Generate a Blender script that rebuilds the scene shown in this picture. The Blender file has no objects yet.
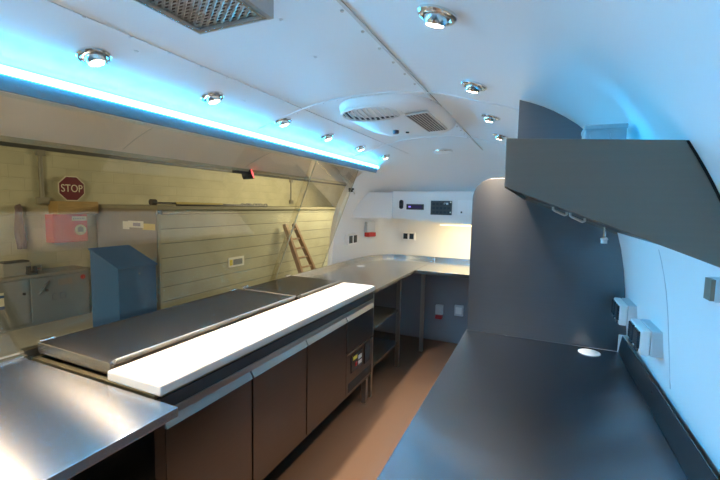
import bpy, bmesh, math, random
from mathutils import Vector, Matrix
random.seed(4)
C = bpy.context.scene.collection
PI = math.pi

# ------------------------------------------------------------------ materials
def mat(name, col, rough=.5, metal=0.0, spec=.5, aniso=0.0, tan=None, noise=0.0, nscale=8.0, bump=0.0, bscale=60.0, stretch=(1,1,1), coat=0.0, noise2=None):
    m = bpy.data.materials.new(name); m.use_nodes = True
    nt = m.node_tree; b = nt.nodes['Principled BSDF']
    b.inputs['Base Color'].default_value = (*col, 1)
    b.inputs['Roughness'].default_value = rough
    b.inputs['Metallic'].default_value = metal
    b.inputs['Specular IOR Level'].default_value = spec
    b.inputs['Coat Weight'].default_value = coat
    if aniso:
        b.inputs['Anisotropic'].default_value = aniso
        cx = nt.nodes.new('ShaderNodeCombineXYZ')
        for k in range(3): cx.inputs[k].default_value = tan[k]
        nt.links.new(cx.outputs[0], b.inputs['Tangent'])
    if noise or bump:
        tc = nt.nodes.new('ShaderNodeTexCoord'); mp = nt.nodes.new('ShaderNodeMapping')
        mp.inputs['Scale'].default_value = stretch
        nt.links.new(tc.outputs['Object'], mp.inputs['Vector'])
    if noise:
        n = nt.nodes.new('ShaderNodeTexNoise'); n.inputs['Scale'].default_value = nscale; n.inputs['Detail'].default_value = 5
        nt.links.new(mp.outputs[0], n.inputs['Vector'])
        mx = nt.nodes.new('ShaderNodeMix'); mx.data_type = 'RGBA'
        lo = noise2 if noise2 else tuple(c*(1-noise) for c in col)
        mx.inputs[6].default_value = (*lo, 1); mx.inputs[7].default_value = (*[min(1, c*(1+noise*.4)) for c in col], 1)
        nt.links.new(n.outputs['Fac'], mx.inputs[0]); nt.links.new(mx.outputs[2], b.inputs['Base Color'])
    if bump:
        n2 = nt.nodes.new('ShaderNodeTexNoise'); n2.inputs['Scale'].default_value = bscale; n2.inputs['Detail'].default_value = 3
        nt.links.new(mp.outputs[0], n2.inputs['Vector'])
        bp = nt.nodes.new('ShaderNodeBump'); bp.inputs['Strength'].default_value = bump; bp.inputs['Distance'].default_value = .01
        nt.links.new(n2.outputs['Fac'], bp.inputs['Height']); nt.links.new(bp.outputs[0], b.inputs['Normal'])
    return m

def emit(name, col, strength):
    m = bpy.data.materials.new(name); m.use_nodes = True
    b = m.node_tree.nodes['Principled BSDF']
    b.inputs['Base Color'].default_value = (*[c*.5 for c in col], 1)
    b.inputs['Emission Color'].default_value = (*col, 1); b.inputs['Emission Strength'].default_value = strength
    return m

def glass_mat(name, tint):
    m = bpy.data.materials.new(name); m.use_nodes = True
    nt = m.node_tree; nt.nodes.clear()
    o = nt.nodes.new('ShaderNodeOutputMaterial'); mix = nt.nodes.new('ShaderNodeMixShader')
    fr = nt.nodes.new('ShaderNodeFresnel'); fr.inputs['IOR'].default_value = 1.55
    ge = nt.nodes.new('ShaderNodeNewGeometry'); mr = nt.nodes.new('ShaderNodeMapRange')
    mr.inputs[3].default_value = 1.52; mr.inputs[4].default_value = 1/1.52
    nt.links.new(ge.outputs['Backfacing'], mr.inputs[0]); nt.links.new(mr.outputs[0], fr.inputs['IOR'])
    t = nt.nodes.new('ShaderNodeBsdfTransparent'); t.inputs[0].default_value = (*tint, 1)
    g = nt.nodes.new('ShaderNodeBsdfGlossy'); g.inputs['Roughness'].default_value = 0.0
    nt.links.new(fr.outputs[0], mix.inputs[0]); nt.links.new(t.outputs[0], mix.inputs[1])
    nt.links.new(g.outputs[0], mix.inputs[2]); nt.links.new(mix.outputs[0], o.inputs[0])
    return m

def block_mat(name, col, mortar, scale_w, scale_h, axis='YZ', bump=.5):
    m = bpy.data.materials.new(name); m.use_nodes = True
    nt = m.node_tree; b = nt.nodes['Principled BSDF']; b.inputs['Roughness'].default_value = .6
    tc = nt.nodes.new('ShaderNodeTexCoord'); sp = nt.nodes.new('ShaderNodeSeparateXYZ'); cb = nt.nodes.new('ShaderNodeCombineXYZ')
    nt.links.new(tc.outputs['Object'], sp.inputs[0])
    nt.links.new(sp.outputs['XYZ'.index(axis[0])], cb.inputs[0]); nt.links.new(sp.outputs['XYZ'.index(axis[1])], cb.inputs[1])
    br = nt.nodes.new('ShaderNodeTexBrick'); br.inputs['Scale'].default_value = 1
    br.inputs['Brick Width'].default_value = scale_w; br.inputs['Row Height'].default_value = scale_h
    br.inputs['Mortar Size'].default_value = .008; br.inputs['Mortar Smooth'].default_value = .6
    br.inputs['Color1'].default_value = (*col, 1); br.inputs['Color2'].default_value = (*[c*.93 for c in col], 1)
    br.inputs['Mortar'].default_value = (*mortar, 1)
    nt.links.new(cb.outputs[0], br.inputs['Vector'])
    n = nt.nodes.new('ShaderNodeTexNoise'); n.inputs['Scale'].default_value = 2.2; n.inputs['Detail'].default_value = 6
    nt.links.new(tc.outputs['Object'], n.inputs['Vector'])
    mx = nt.nodes.new('ShaderNodeMix'); mx.data_type = 'RGBA'; mx.blend_type = 'MULTIPLY'
    mx.inputs[0].default_value = .55
    nt.links.new(br.outputs['Color'], mx.inputs[6]); nt.links.new(n.outputs['Color'], mx.inputs[7])
    rp = nt.nodes.new('ShaderNodeMapRange'); rp.inputs[1].default_value=.3; rp.inputs[2].default_value=.7; rp.inputs[3].default_value=.75; rp.inputs[4].default_value=1.05
    nt.links.new(n.outputs['Fac'], rp.inputs[0]); nt.links.new(rp.outputs[0], mx.inputs[7])
    nt.links.new(mx.outputs[2], b.inputs['Base Color'])
    bp = nt.nodes.new('ShaderNodeBump'); bp.inputs['Strength'].default_value = bump; bp.inputs['Distance'].default_value = .01; bp.invert = True
    nt.links.new(br.outputs['Fac'], bp.inputs['Height']); nt.links.new(bp.outputs[0], b.inputs['Normal'])
    return m

LINING = mat('white_lining', (.80,.80,.80), .30, spec=.45)
ENDWHITE = mat('white_board', (.80,.79,.77), .45)
STEEL = mat('brushed_worktop_steel', (.54,.54,.54), .26, 1.0, aniso=1.0, tan=(1,0,.8))
STEELR = mat('blue_cast_counter_steel', (.31,.33,.355), .27, 1.0, aniso=1.0, tan=(1,0,.8))  # neutral steel, tinted with the blue light it reflects
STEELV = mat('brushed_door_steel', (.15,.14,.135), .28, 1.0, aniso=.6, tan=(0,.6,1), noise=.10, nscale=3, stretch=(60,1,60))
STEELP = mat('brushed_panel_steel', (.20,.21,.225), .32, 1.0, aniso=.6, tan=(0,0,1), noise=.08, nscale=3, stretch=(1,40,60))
STEELH = mat('hood_steel', (.215,.185,.155), .5, .85, aniso=.3, tan=(0,0,1), noise=.06, nscale=3, stretch=(1,40,60))
STEELLID = mat('lid_steel', (.32,.29,.26), .25, 1.0, aniso=1.0, tan=(1,0,.8))
CHROME = mat('satin_chrome', (.78,.77,.75), .2, 1.0)
FRAMEST = mat('frame_steel', (.50,.48,.45), .35, 1.0)
BLACK = mat('black_plastic', (.015,.015,.017), .4)
DARK = mat('dark_recess', (.03,.03,.032), .6)
POLY = mat('white_polyethylene', (.76,.74,.70), .38)
FLOORM = mat('speckled_brown_vinyl', (.125,.072,.045), .6, noise=.5, nscale=170, noise2=(.06,.036,.025))
GREYPL = mat('light_grey_plastic', (.62,.64,.66), .4)
GREYBOX = mat('mid_grey_plastic', (.33,.35,.36), .4)
WHITEPL = mat('white_plastic', (.85,.85,.84), .35)
DARKPL = mat('smoked_plastic', (.03,.035,.045), .2)
REDPL = mat('red_plastic', (.5,.02,.02), .4)
SCREEN = mat('black_screen', (.01,.01,.02), .15)
GASKET = mat('black_gasket', (.012,.012,.013), .7)
ALU = mat('valance_aluminium', (.24,.27,.30), .35, .9)
MESHM = mat('aluminium_mesh', (.66,.62,.58), .5, .6)
HATCHM = mat('hatch_bounce_lit_white', (.88,.80,.77), .4)  # pinkish bounce light is put into the white
LEDM = emit('led_strip_glow', (.03,.50,1.0), 62)
BULB = emit('bulb_glow', (1.0,.86,.66), 110)
UNDERM = emit('under_lamp_glow', (1.0,.80,.42), 10)
REDGLOW = emit('red_lamp_glow', (1.0,.10,.12), 3)
GLASSM = glass_mat('tinted_glass', (.95,.93,.86))
GWALL = block_mat('painted_block', (.60,.56,.36), (.54,.505,.325), .44, .215)
GBOARD = block_mat('painted_boards', (.50,.49,.34), (.16,.15,.10), 30, .27, bump=.8)
GBROWN = mat('brown_board', (.32,.28,.21), .6, noise=.25, nscale=3)
CONC = mat('garage_concrete', (.48,.46,.41), .7, noise=.3, nscale=2)
PIPEM = mat('grey_conduit', (.27,.25,.18), .5)
RAILM = mat('dark_rail', (.06,.06,.05), .5)
WOOD = mat('old_timber', (.52,.34,.12), .6, noise=.6, nscale=6, stretch=(8,1,8))
LADW = mat('ladder_timber', (.30,.17,.08), .5, noise=.35, nscale=8, stretch=(6,6,1))
SIGNRED = mat('sign_red', (.15,.008,.018), .45)
SIGNWH = mat('sign_cream', (.80,.74,.55), .5)
BOXRED = mat('red_paint', (.62,.07,.05), .5, noise=.1)
BLUEP = mat('blue_paint', (.035,.12,.31), .4, noise=.12, nscale=4)
GREYPAINT = mat('grey_blue_paint', (.25,.27,.27), .5, noise=.2, nscale=3)
YELLOWP = mat('yellow_tape', (.78,.62,.20), .5)
PAPER = mat('paper_label', (.86,.83,.68), .6)
INK = mat('label_ink', (.12,.12,.16), .6)
IRON = mat('cast_iron', (.09,.09,.085), .45, .5)
RAG = mat('brown_cord', (.16,.11,.10), .8, bump=.6)
YEL = mat('yellow_led_sign', (.75,.6,.05), .5)

# ------------------------------------------------------------------ mesh builder
class MB:
    def __init__(s): s.v = []; s.f = []
    def add(s, vs, fs, mtx=None):
        o = len(s.v)
        for p in vs:
            p = Vector(p); s.v.append(tuple(mtx @ p if mtx else p))
        for f in fs: s.f.append(tuple(i+o for i in f))
        return s
    def box(s, x0, x1, y0, y1, z0, z1, mtx=None, bev=0.0):
        if bev <= 0:
            vs = [(x,y,z) for z in (z0,z1) for y in (y0,y1) for x in (x0,x1)]
            return s.add(vs, [(0,2,3,1),(4,5,7,6),(0,1,5,4),(2,6,7,3),(0,4,6,2),(1,3,7,5)], mtx)
        bm = bmesh.new(); bmesh.ops.create_cube(bm, size=1)
        for v in bm.verts: v.co = Vector(((x0+x1)/2+v.co.x*(x1-x0), (y0+y1)/2+v.co.y*(y1-y0), (z0+z1)/2+v.co.z*(z1-z0)))
        bmesh.ops.bevel(bm, geom=bm.edges[:], offset=bev, segments=2, affect='EDGES', profile=.5)
        bm.verts.index_update()
        s.add([v.co for v in bm.verts], [[v.index for v in f.verts] for f in bm.faces], mtx); bm.free(); return s
    def prism(s, poly, a, b, axis='Y', mtx=None):
        """poly is a list of 2D points; extruded from a to b along axis"""
        n = len(poly)
        def P(p, t):
            return {'Y':(p[0],t,p[1]), 'X':(t,p[0],p[1]), 'Z':(p[0],p[1],t)}[axis]
        vs = [P(p,a) for p in poly] + [P(p,b) for p in poly]
        fs = [tuple(range(n)), tuple(range(2*n-1, n-1, -1))] + [(i, i+n, (i+1)%n+n, (i+1)%n) for i in range(n)]
        return s.add(vs, fs, mtx)
    def tube(s, pts, r, n=10, closed=False):
        pts = [Vector(p) for p in pts]; rings = []
        for i, p in enumerate(pts):
            d = (pts[min(i+1,len(pts)-1)] - pts[max(i-1,0)]).normalized()
            u = d.orthogonal().normalized() if i == 0 else (u - d*u.dot(d)).normalized()
            w = d.cross(u)
            rr = r[i] if isinstance(r, (list,tuple)) else r
            rings.append([p + (u*math.cos(2*PI*k/n) + w*math.sin(2*PI*k/n))*rr for k in range(n)])
        vs = [q for g in rings for q in g]; fs = []
        for i in range(len(pts)-1):
            for k in range(n):
                fs.append((i*n+k, i*n+(k+1)%n, (i+1)*n+(k+1)%n, (i+1)*n+k))
        fs.append(tuple(range(n-1,-1,-1))); fs.append(tuple(range((len(pts)-1)*n, len(pts)*n)))
        return s.add(vs, fs)
    def lathe(s, prof, n=28, mtx=None):
        vs = []; fs = []
        for r, z in prof:
            for k in range(n): vs.append((r*math.cos(2*PI*k/n), r*math.sin(2*PI*k/n), z))
        for i in range(len(prof)-1):
            for k in range(n): fs.append((i*n+k, i*n+(k+1)%n, (i+1)*n+(k+1)%n, (i+1)*n+k))
        if prof[0][0] > 1e-4 and 0: fs.append(tuple(range(n)))
        return s.add(vs, fs, mtx)
    def build(s, name, m, parent=None, smooth=False, angle=35, bevel=0.0, loc=None):
        me = bpy.data.meshes.new(name); me.from_pydata(s.v, [], s.f)
        bm = bmesh.new(); bm.from_mesh(me)
        bmesh.ops.remove_doubles(bm, verts=bm.verts, dist=1e-5)
        bmesh.ops.recalc_face_normals(bm, faces=bm.faces)
        if loc is not None: bmesh.ops.translate(bm, verts=bm.verts, vec=-Vector(loc))
        bm.to_mesh(me); bm.free()
        if smooth:
            for p in me.polygons: p.use_smooth = True
            me.set_sharp_from_angle(angle=math.radians(angle))
        me.materials.append(m)
        o = bpy.data.objects.new(name, me); C.objects.link(o)
        if loc is not None: o.location = loc
        if parent: 
            o.parent = parent
            if parent.type == 'EMPTY': o.matrix_parent_inverse = Matrix.Translation(-Vector(parent.location))
        if bevel:
            md = o.modifiers.new('bevel', 'BEVEL'); md.width = bevel; md.segments = 2; md.limit_method = 'ANGLE'
        return o

def tag(o, label, cat, group=None):
    o['label'] = label; o['category'] = cat
    if group: o['group'] = group
    return o
def thing(name, label, cat, loc, group=None):
    o = bpy.data.objects.new(name, None); o.empty_display_size = .05; C.objects.link(o); o.location = loc
    return tag(o, label, cat, group)
def struct(o): o['kind'] = 'structure'; return o
def bx(*a, **k): return MB().box(*a, **k)

# ------------------------------------------------------------------ shell of the trailer
CX = -.80
HP = [(0,2.14),(.15,2.135),(.3,2.118),(.43,2.088),(.55,2.052),(.64,2.026),(.71,2.003),(.78,1.977),(.85,1.94),(.926,1.885),(.98,1.825),(1.03,1.745),(1.09,1.635),(1.145,1.5),(1.185,1.33),(1.21,1.1),(1.225,.9),(1.23,.5),(1.22,0)]
def catmull(P, n):
    out = []
    for i in range(len(P)-1):
        p0 = P[max(i-1,0)]; p1 = P[i]; p2 = P[i+1]; p3 = P[min(i+2,len(P)-1)]
        for k in range(n):
            t = k/n
            out.append(tuple(.5*((2*b)+(-a+c)*t+(2*a-5*b+4*c-d)*t*t+(-a+3*b-3*c+d)*t**3) for a,b,c,d in zip(p0,p1,p2,p3)))
    out.append(P[-1]); return out
HALF = catmull(HP, 4)
def dx_at(z):
    for (d0,z0),(d1,z1) in zip(HALF, HALF[1:]):
        if z1 <= z <= z0: return d0 + (d1-d0)*(z0-z)/(z0-z1+1e-9)
    return 1.22
def zc_at(x):
    d = abs(x-CX)
    for (d0,z0),(d1,z1) in zip(HALF, HALF[1:]):
        if d0 <= d <= d1: return z0 + (z1-z0)*(d-d0)/(d1-d0+1e-9)
    return 1.0
PROF = [(-d,z) for d,z in reversed(HALF)] + HALF[1:]
YS = [-1.3,-.5] + [-.5+4.22*i/12 for i in range(1,13)] + [3.8,3.9,4.0,4.1,4.2,4.28,4.36,4.44,4.52,4.6,4.68,4.76,4.82,4.87,4.91,4.935,4.95]
def sect(Y):
    a = max(0, (Y-4.25)/.70); s = (1-min(a,1)**2.6)**(1/2.6) if a > 0 else 1
    k = (1.22*0.62 + .0)                       # corner rounds only the outer 0.46 m
    t = min(max(0, (Y-3.72)/.87), .975); c = math.sqrt(1-t*t)
    out = []
    for d, z in PROF:
        sg = 1 if d > 0 else -1; ad = abs(d)
        if ad > .76: ad2 = .76 + (ad-.76)*s
        else: ad2 = ad
        zz = z if z < 1.45 else 1.45 + (z-1.45)*c
        out.append((CX+sg*ad2, Y, zz))
    return out
SECT = [sect(y) for y in YS]
def shell(name, keep, m, thick=.05):
    mb = MB(); n = len(PROF)
    for i in range(len(YS)-1):
        for j in range(n-1):
            zc = (PROF[j][1]+PROF[j+1][1])/2; d = (PROF[j][0]+PROF[j+1][0])/2; yc = (YS[i]+YS[i+1])/2
            if keep(d, zc, yc):
                mb.add([SECT[i][j],SECT[i][j+1],SECT[i+1][j+1],SECT[i+1][j]], [(0,1,2,3)])
    me = bpy.data.meshes.new(name); me.from_pydata(mb.v, [], mb.f)
    bm = bmesh.new(); bm.from_mesh(me); bmesh.ops.remove_doubles(bm, verts=bm.verts, dist=1e-5)
    bmesh.ops.recalc_face_normals(bm, faces=bm.faces)
    # normals to the inside
    ctr = Vector((CX,1.5,1.1))
    if sum((f.normal.dot(ctr-f.calc_center_median()) > 0)*1.0 - .5 for f in bm.faces) < 0:
        bmesh.ops.reverse_faces(bm, faces=bm.faces[:])
    bm.to_mesh(me); bm.free()
    for p in me.polygons: p.use_smooth = True
    me.materials.append(m)
    o = bpy.data.objects.new(name, me); C.objects.link(o); struct(o)
    md = o.modifiers.new('thickness', 'SOLIDIFY'); md.thickness = thick; md.offset = -1
    md2 = o.modifiers.new('edges', 'EDGE_SPLIT'); md2.split_angle = math.radians(40)
    return o
OPEN_Z0, OPEN_Z1 = .93, 1.925
shell('ceiling', lambda d,z,y: z > 1.76 and not (d < 0 and z < OPEN_Z1 and -.5 < y < 3.72), LINING)
shell('wall_left', lambda d,z,y: z <= 1.76 and d < 0 and not (z > OPEN_Z0 and -.5 < y < 3.72), LINING)
shell('wall_right', lambda d,z,y: z <= 1.76 and d > 0, LINING)
struct(bx(-2.10,.50,4.95,5.0,0,1.72).build('wall_end', ENDWHITE))
struct(bx(-2.10,.50,-1.35,-1.3,0,2.2).build('wall_front', mat('grey_front_board', (.38,.39,.40), .5)))
struct(bx(-2.08,.48,-1.3,5.0,-.06,0).build('floor', FLOORM))
# low inner panel that closes the curved end below the counter
struct(bx(-1.97,.38,4.52,4.545,0,.855).build('trim_1', mat('shaded_lower_panel', (.26,.26,.28), .5)))  # grey is shade put into the colour of the white lining

# ceiling seams: cover strips with their rivets
def strip_along_y(x, y0, y1, w, name, rivets, m=LINING, h=.005):
    mb = MB()
    ys = [y0+(y1-y0)*i/20 for i in range(21)]
    z = zc_at(x); zl = zc_at(x-w/2); zr = zc_at(x+w/2)
    mb.prism([(x-w/2,zl+.001),(x-w/2,zl-h),(x+w/2,zr-h),(x+w/2,zr+.001)], y0, y1)
    for y in rivets:
        mb.lathe([(.006,0),(.0055,-.003),(.003,-.005),(.0001,-.0055)], 10, Matrix.Translation((x-.022 if x > CX else x, y, zc_at(x-.022 if x>CX else x)-.001)))
    return struct(mb.build(name, m))
strip_along_y(-.505, -1.29, 3.9, .012, 'trim_2', [.45+.14*i for i in range(20)], mat('seam_grey', (.62,.57,.53), .4))
strip_along_y(-1.195, -1.29, 3.9, .010, 'trim_3', [.30+.14*i for i in range(24)], LINING, .0022)
def strip_across(y, w, name, x0, x1, sag=0.0):
    mb = MB(); n = 40
    top = []; 
    P = [(x0+(x1-x0)*i/n) for i in range(n+1)]
    for a, b in zip(P, P[1:]):
        za, zb = zc_at(a), zc_at(b)
        vs = [(a,y-w/2,za+.001),(b,y-w/2,zb+.001),(b,y+w/2,zb+.001),(a,y+w/2,za+.001),(a,y-w/2,za-.006),(b,y-w/2,zb-.006),(b,y+w/2,zb-.006),(a,y+w/2,za-.006)]
        mb.add(vs, [(4,5,6,7),(0,1,5,4),(3,2,6,7)])
    for i in range(1, 19):
        x = x0+(x1-x0)*i/19
        mb.lathe([(.006,0),(.0055,-.003),(.003,-.005),(.0001,-.0055)], 10, Matrix.Translation((x, y+.018, zc_at(x)-.001)))
    return struct(mb.build(name, LINING))
strip_across(1.84, .010, 'trim_4', -1.49, .08)
strip_across(3.12, .010, 'trim_5', -1.49, .02)
# loose rivets in the ceiling sheets
mb = MB()
for x, y in ((-.74,1.02),(-.98,.95),(-.80,1.32),(-1.25,.92),(-1.3,1.5),(-.68,.5)):
    mb.lathe([(.007,0),(.006,-.003),(.003,-.005),(.0001,-.006)], 10, Matrix.Translation((x,y,zc_at(x)-.001)))
struct(mb.build('trim_6', LINING))

# ------------------------------------------------------------------ LED valance
t = thing('light_valance', 'blue-lit metal valance running above the service opening on the left', 'light valance', (-1.53,1.4,1.92))
mb = MB()
mb.prism([(-1.535,1.915),(-1.527,1.915),(-1.510,1.972),(-1.520,1.985),(-1.545,1.985)], -1.0, 3.73)
mb.build('valance_profile', ALU, t)
mb = MB(); mb.prism([(-1.506,1.960),(-1.498,1.960),(-1.494,1.984),(-1.506,1.984)], -1.0, 3.72)
mb.build('led_strip', LEDM, t)['label'] = 'glowing cyan LED strip on top of the valance'

# ------------------------------------------------------------------ downlights
lights = []
def downlight(x, y, label):
    z = zc_at(x); sl = (zc_at(x+.05)-zc_at(x-.05))/.1
    R = Matrix.Rotation(-math.atan(sl), 4, 'Y')
    M = Matrix.Translation((x,y,z)) @ R @ Matrix.Diagonal((.92,.92,.85,1))
    t = thing('downlight', label, 'downlight', (x,y,z), 'eyeball downlights in the ceiling')
    mb = MB(); mb.lathe([(.055,.004),(.055,-.006),(.050,-.011),(.042,-.012),(.036,-.008),(.034,.0)], 32, M); mb.build('trim_ring', CHROME, t, smooth=True)
    tilt = M @ Matrix.Rotation(math.radians(12), 4, 'X')
    mb = MB(); mb.lathe([(.033,0),(.034,-.008),(.032,-.018),(.0285,-.027),(.026,-.030),(.024,-.029)], 28, tilt); mb.build('eyeball', CHROME, t, smooth=True)
    mb = MB(); mb.lathe([(.0245,-.0285),(.020,-.031),(.010,-.0325),(.0001,-.033)], 24, tilt); mb.build('bulb', BULB, t, smooth=True)
    l = bpy.data.lights.new('downlight_beam', 'SPOT'); l.energy = 104 if x > CX else 84; l.color = (1.0,.76,.51); l.spot_size = math.radians(74); l.spot_blend = .9; l.shadow_soft_size = .022
    o = bpy.data.objects.new('downlight_beam', l); C.objects.link(o); o.parent = t
    o.location = (0,0,-.045); lights.append(o)
right_n = ['brushed eyeball downlight nearest the viewer, largest one, top right of the centre seam', 'brushed eyeball downlight second from the viewer in the right ceiling row', 'brushed eyeball downlight third from viewer in the right row, left of the filler panel', 'brushed eyeball downlight farthest in the right ceiling row, just above the hood top']
for i, y in enumerate((.985,1.585,2.15,2.72)): downlight(-.252, y, right_n[i])
left_n = ['brushed eyeball downlight nearest the viewer in the left row above the blue strip', 'brushed eyeball downlight second from the viewer in the row above the blue strip', 'brushed eyeball downlight third in the left row, beyond the second ceiling seam', 'brushed eyeball downlight fourth in the left row, below the air conditioner', 'brushed eyeball downlight fifth in the left row, near the far end of the blue strip', 'brushed eyeball downlight farthest in the left row, past the end of the blue strip']
for i, y in enumerate((.84,1.35,1.88,2.39,2.93,3.5)): downlight(-1.348, y, left_n[i])

for i, y in enumerate((.385,-.215)): downlight(-.252, y, 'brushed eyeball downlight in the right ceiling row, behind the viewer')
for i, y in enumerate((.31,-.22)): downlight(-1.348, y, 'brushed eyeball downlight in the left ceiling row, behind the viewer')

# flush dome lamp
z = zc_at(-.88)
t = thing('dome_lamp', 'small flat white round lamp on the ceiling beyond the air conditioner', 'ceiling lamp', (-.88,3.85,2.11))
# the end dome has begun to fall here
zz = 1.45 + (zc_at(-.88)-1.45)*math.sqrt(1-((3.85-3.72)/.87)**2)
mb = MB(); mb.lathe([(.085,.006),(.085,-.012),(.07,-.022),(.04,-.028),(.0001,-.030)], 32, Matrix.Translation((-.88,3.85,zz))); mb.build('diffuser', WHITEPL, t, smooth=True)
mb = MB(); mb.lathe([(.092,.006),(.092,-.010),(.084,-.013),(.083,.0)], 32, Matrix.Translation((-.88,3.85,zz))); mb.build('rim', CHROME, t, smooth=True)

# ------------------------------------------------------------------ roof air conditioner
t = thing('air_conditioner', 'white rounded roof air conditioner panel with louvres in the middle of the ceiling', 'air conditioner', (-.76,2.07,2.13))
def sup(cx, cy, rx, ry, p, n=56, z=0):
    out = []
    for k in range(n):
        a = 2*PI*k/n; c, s_ = math.cos(a), math.sin(a)
        out.append((cx+rx*math.copysign(abs(c)**(2/p), c), cy+ry*math.copysign(abs(s_)**(2/p), s_), z))
    return out
def rings(lst, cap=True):
    mb = MB(); n = len(lst[0]); vs = [q for r in lst for q in r]; fs = []
    for i in range(len(lst)-1):
        for k in range(n): fs.append((i*n+k, i*n+(k+1)%n, (i+1)*n+(k+1)%n, (i+1)*n+k))
    if cap: fs.append(tuple(range((len(lst)-1)*n, len(lst)*n)))
    return mb.add(vs, fs)
mb = rings([sup(-.785,2.30,.292,.425,3.6,z=2.138), sup(-.785,2.30,.290,.422,3.6,z=2.112), sup(-.785,2.302,.280,.410,3.6,z=2.095), sup(-.785,2.312,.250,.375,3.4,z=2.076), sup(-.785,2.32,.19,.31,3.2,z=2.068)])
mb.build('body', WHITEPL, t, smooth=True, angle=60)
# louvred outlet near the front edge
def tiltm(c, rx): return Matrix.Translation(c) @ Matrix.Rotation(math.radians(rx), 4, 'X')
TM = tiltm((-.85,1.985,2.079), -10)
mb = rings([[tuple(TM @ Vector(p)) for p in sup(0,0,.165,.085,2.2,40,-.001)], [tuple(TM @ Vector(p)) for p in sup(0,0,.16,.08,2.2,40,-.002)]])
mb.build('outlet_recess', mat('blue_black_recess', (.02,.035,.06), .5), t)
mb = MB()
for k in range(-5, 6):
    x = k*.029; h = .075*math.sqrt(max(0, 1-(x/.165)**2))
    mb.add([(-.004,-h,-.002),(.004,-h,-.002),(.004,h,-.002),(-.004,h,-.002),(.006,-h,-.016),(.010,-h,-.016),(.010,h,-.016),(.006,h,-.016)],
           [(0,1,2,3),(4,5,6,7),(0,1,5,4),(2,3,7,6),(0,3,7,4),(1,2,6,5)], TM @ Matrix.Translation((x,0,0)))
mb.build('louvre', WHITEPL, t)
ring = [sup(0,0,.178,.096,2.2,40,-.001), sup(0,0,.174,.092,2.2,40,-.010), sup(0,0,.164,.083,2.2,40,-.010), sup(0,0,.162,.081,2.2,40,.0)]
mb = rings([[tuple(TM @ Vector(p)) for p in r] for r in ring], cap=False); mb.build('outlet_rim', WHITEPL, t, smooth=True)
# perforated return air grille
GM = tiltm((-.605,2.25,2.065), 0) @ Matrix.Rotation(math.radians(-3), 4, 'Y')
mb = MB(); mb.box(-.062,.062,-.245,.225,-.006,.004, GM, bev=.003); mb.build('return_grille', mat('grille_beige', (.55,.50,.46), .5), t)
mb = MB()
for i in range(7):
    for j in range(21):
        x = -.048+i*.016; y = -.228+j*.022
        if 0: continue
        mb.box(x-.005,x+.005,y-.008,y+.008,-.0068,-.0062, GM)
mb.build('grille_slots', DARK, t)
mb = MB(); mb.lathe([(.020,.004),(.020,-.012),(.016,-.020),(.0001,-.021)], 20, Matrix.Translation((-.865,2.43,2.066))); mb.build('knob', mat('blue_knob', (.03,.05,.10), .3), t, smooth=True)
for p in ((-.81,2.50,2.067),(-.84,2.07,2.066)):
    mb = MB(); mb.lathe([(.012,.004),(.012,-.006),(.0001,-.008)], 14, Matrix.Translation(p)); mb.build('indicator', DARKPL, t)

# ------------------------------------------------------------------ ceiling extractor with mesh filter
t = thing('ceiling_extractor', 'square metal ceiling vent with wire mesh filter at the top left', 'ceiling vent', (-.75,.60,2.13))
ex0, ex1, ey0, ey1, eb = -.885,-.635,.28,.845,2.048
mb = MB()
for a in ((ex0,ex1,ey0,ey0+.012),(ex0,ex1,ey1-.012,ey1),(ex0,ex0+.012,ey0+.012,ey1-.012),(ex1-.012,ex1,ey0+.012,ey1-.012)): mb.box(*a, eb, 2.15)
mb.build('frame', FRAMEST, t)
mb = MB()
for a in ((ex0+.012,ex1-.012,ey0+.012,ey0+.020),(ex0+.012,ex1-.012,ey1-.020,ey1-.012),(ex0+.012,ex0+.020,ey0+.02,ey1-.02),(ex1-.020,ex1-.012,ey0+.02,ey1-.02)): mb.box(*a, eb-.004, eb+.006)
mb.build('lip', CHROME, t)
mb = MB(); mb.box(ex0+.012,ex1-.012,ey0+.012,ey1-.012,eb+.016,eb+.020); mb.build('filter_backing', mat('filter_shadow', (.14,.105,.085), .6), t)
mb = MB(); n = 22
# expanded metal: ridges running diagonally across the opening
ax0, ax1, ay0, ay1 = ex0+.014, ex1-.014, ey0+.014, ey1-.014
dv = Vector((.8,-.6,0)); nv = Vector((.6,.8,0)); c0 = Vector((ax0,ay0,0)).dot(nv); c1 = Vector((ax1,ay1,0)).dot(nv)
c = c0+.012
while c < c1-.008:
    p0 = nv*c; ts = []
    lo, hi = -9, 9
    for q, lo_, hi_ in ((0,ax0,ax1),(1,ay0,ay1)):
        a, b = (lo_-p0[q])/dv[q], (hi_-p0[q])/dv[q]; lo = max(lo, min(a,b)); hi = min(hi, max(a,b))
    if hi > lo:
        A, B = p0+dv*lo, p0+dv*hi; w = nv*.0042
        zt, zb_ = eb+.016, eb+.004
        mb.add([(A-w).to_tuple()[:2]+(zt,), A.to_tuple()[:2]+(zb_,), (A+w).to_tuple()[:2]+(zt,), (B-w).to_tuple()[:2]+(zt,), B.to_tuple()[:2]+(zb_,), (B+w).to_tuple()[:2]+(zt,)], [(0,1,4,3),(1,2,5,4),(0,3,5,2),(0,2,1),(3,4,5)])
    c += .0155
for j in range(46):
    y = ey0+.016+(ey1-ey0-.032)*(j+.5)/46
    mb.box(ex0+.013,ex1-.013,y-.0012,y+.0012,eb+.008,eb+.010)
mb.build('mesh_filter', MESHM, t)

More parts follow.
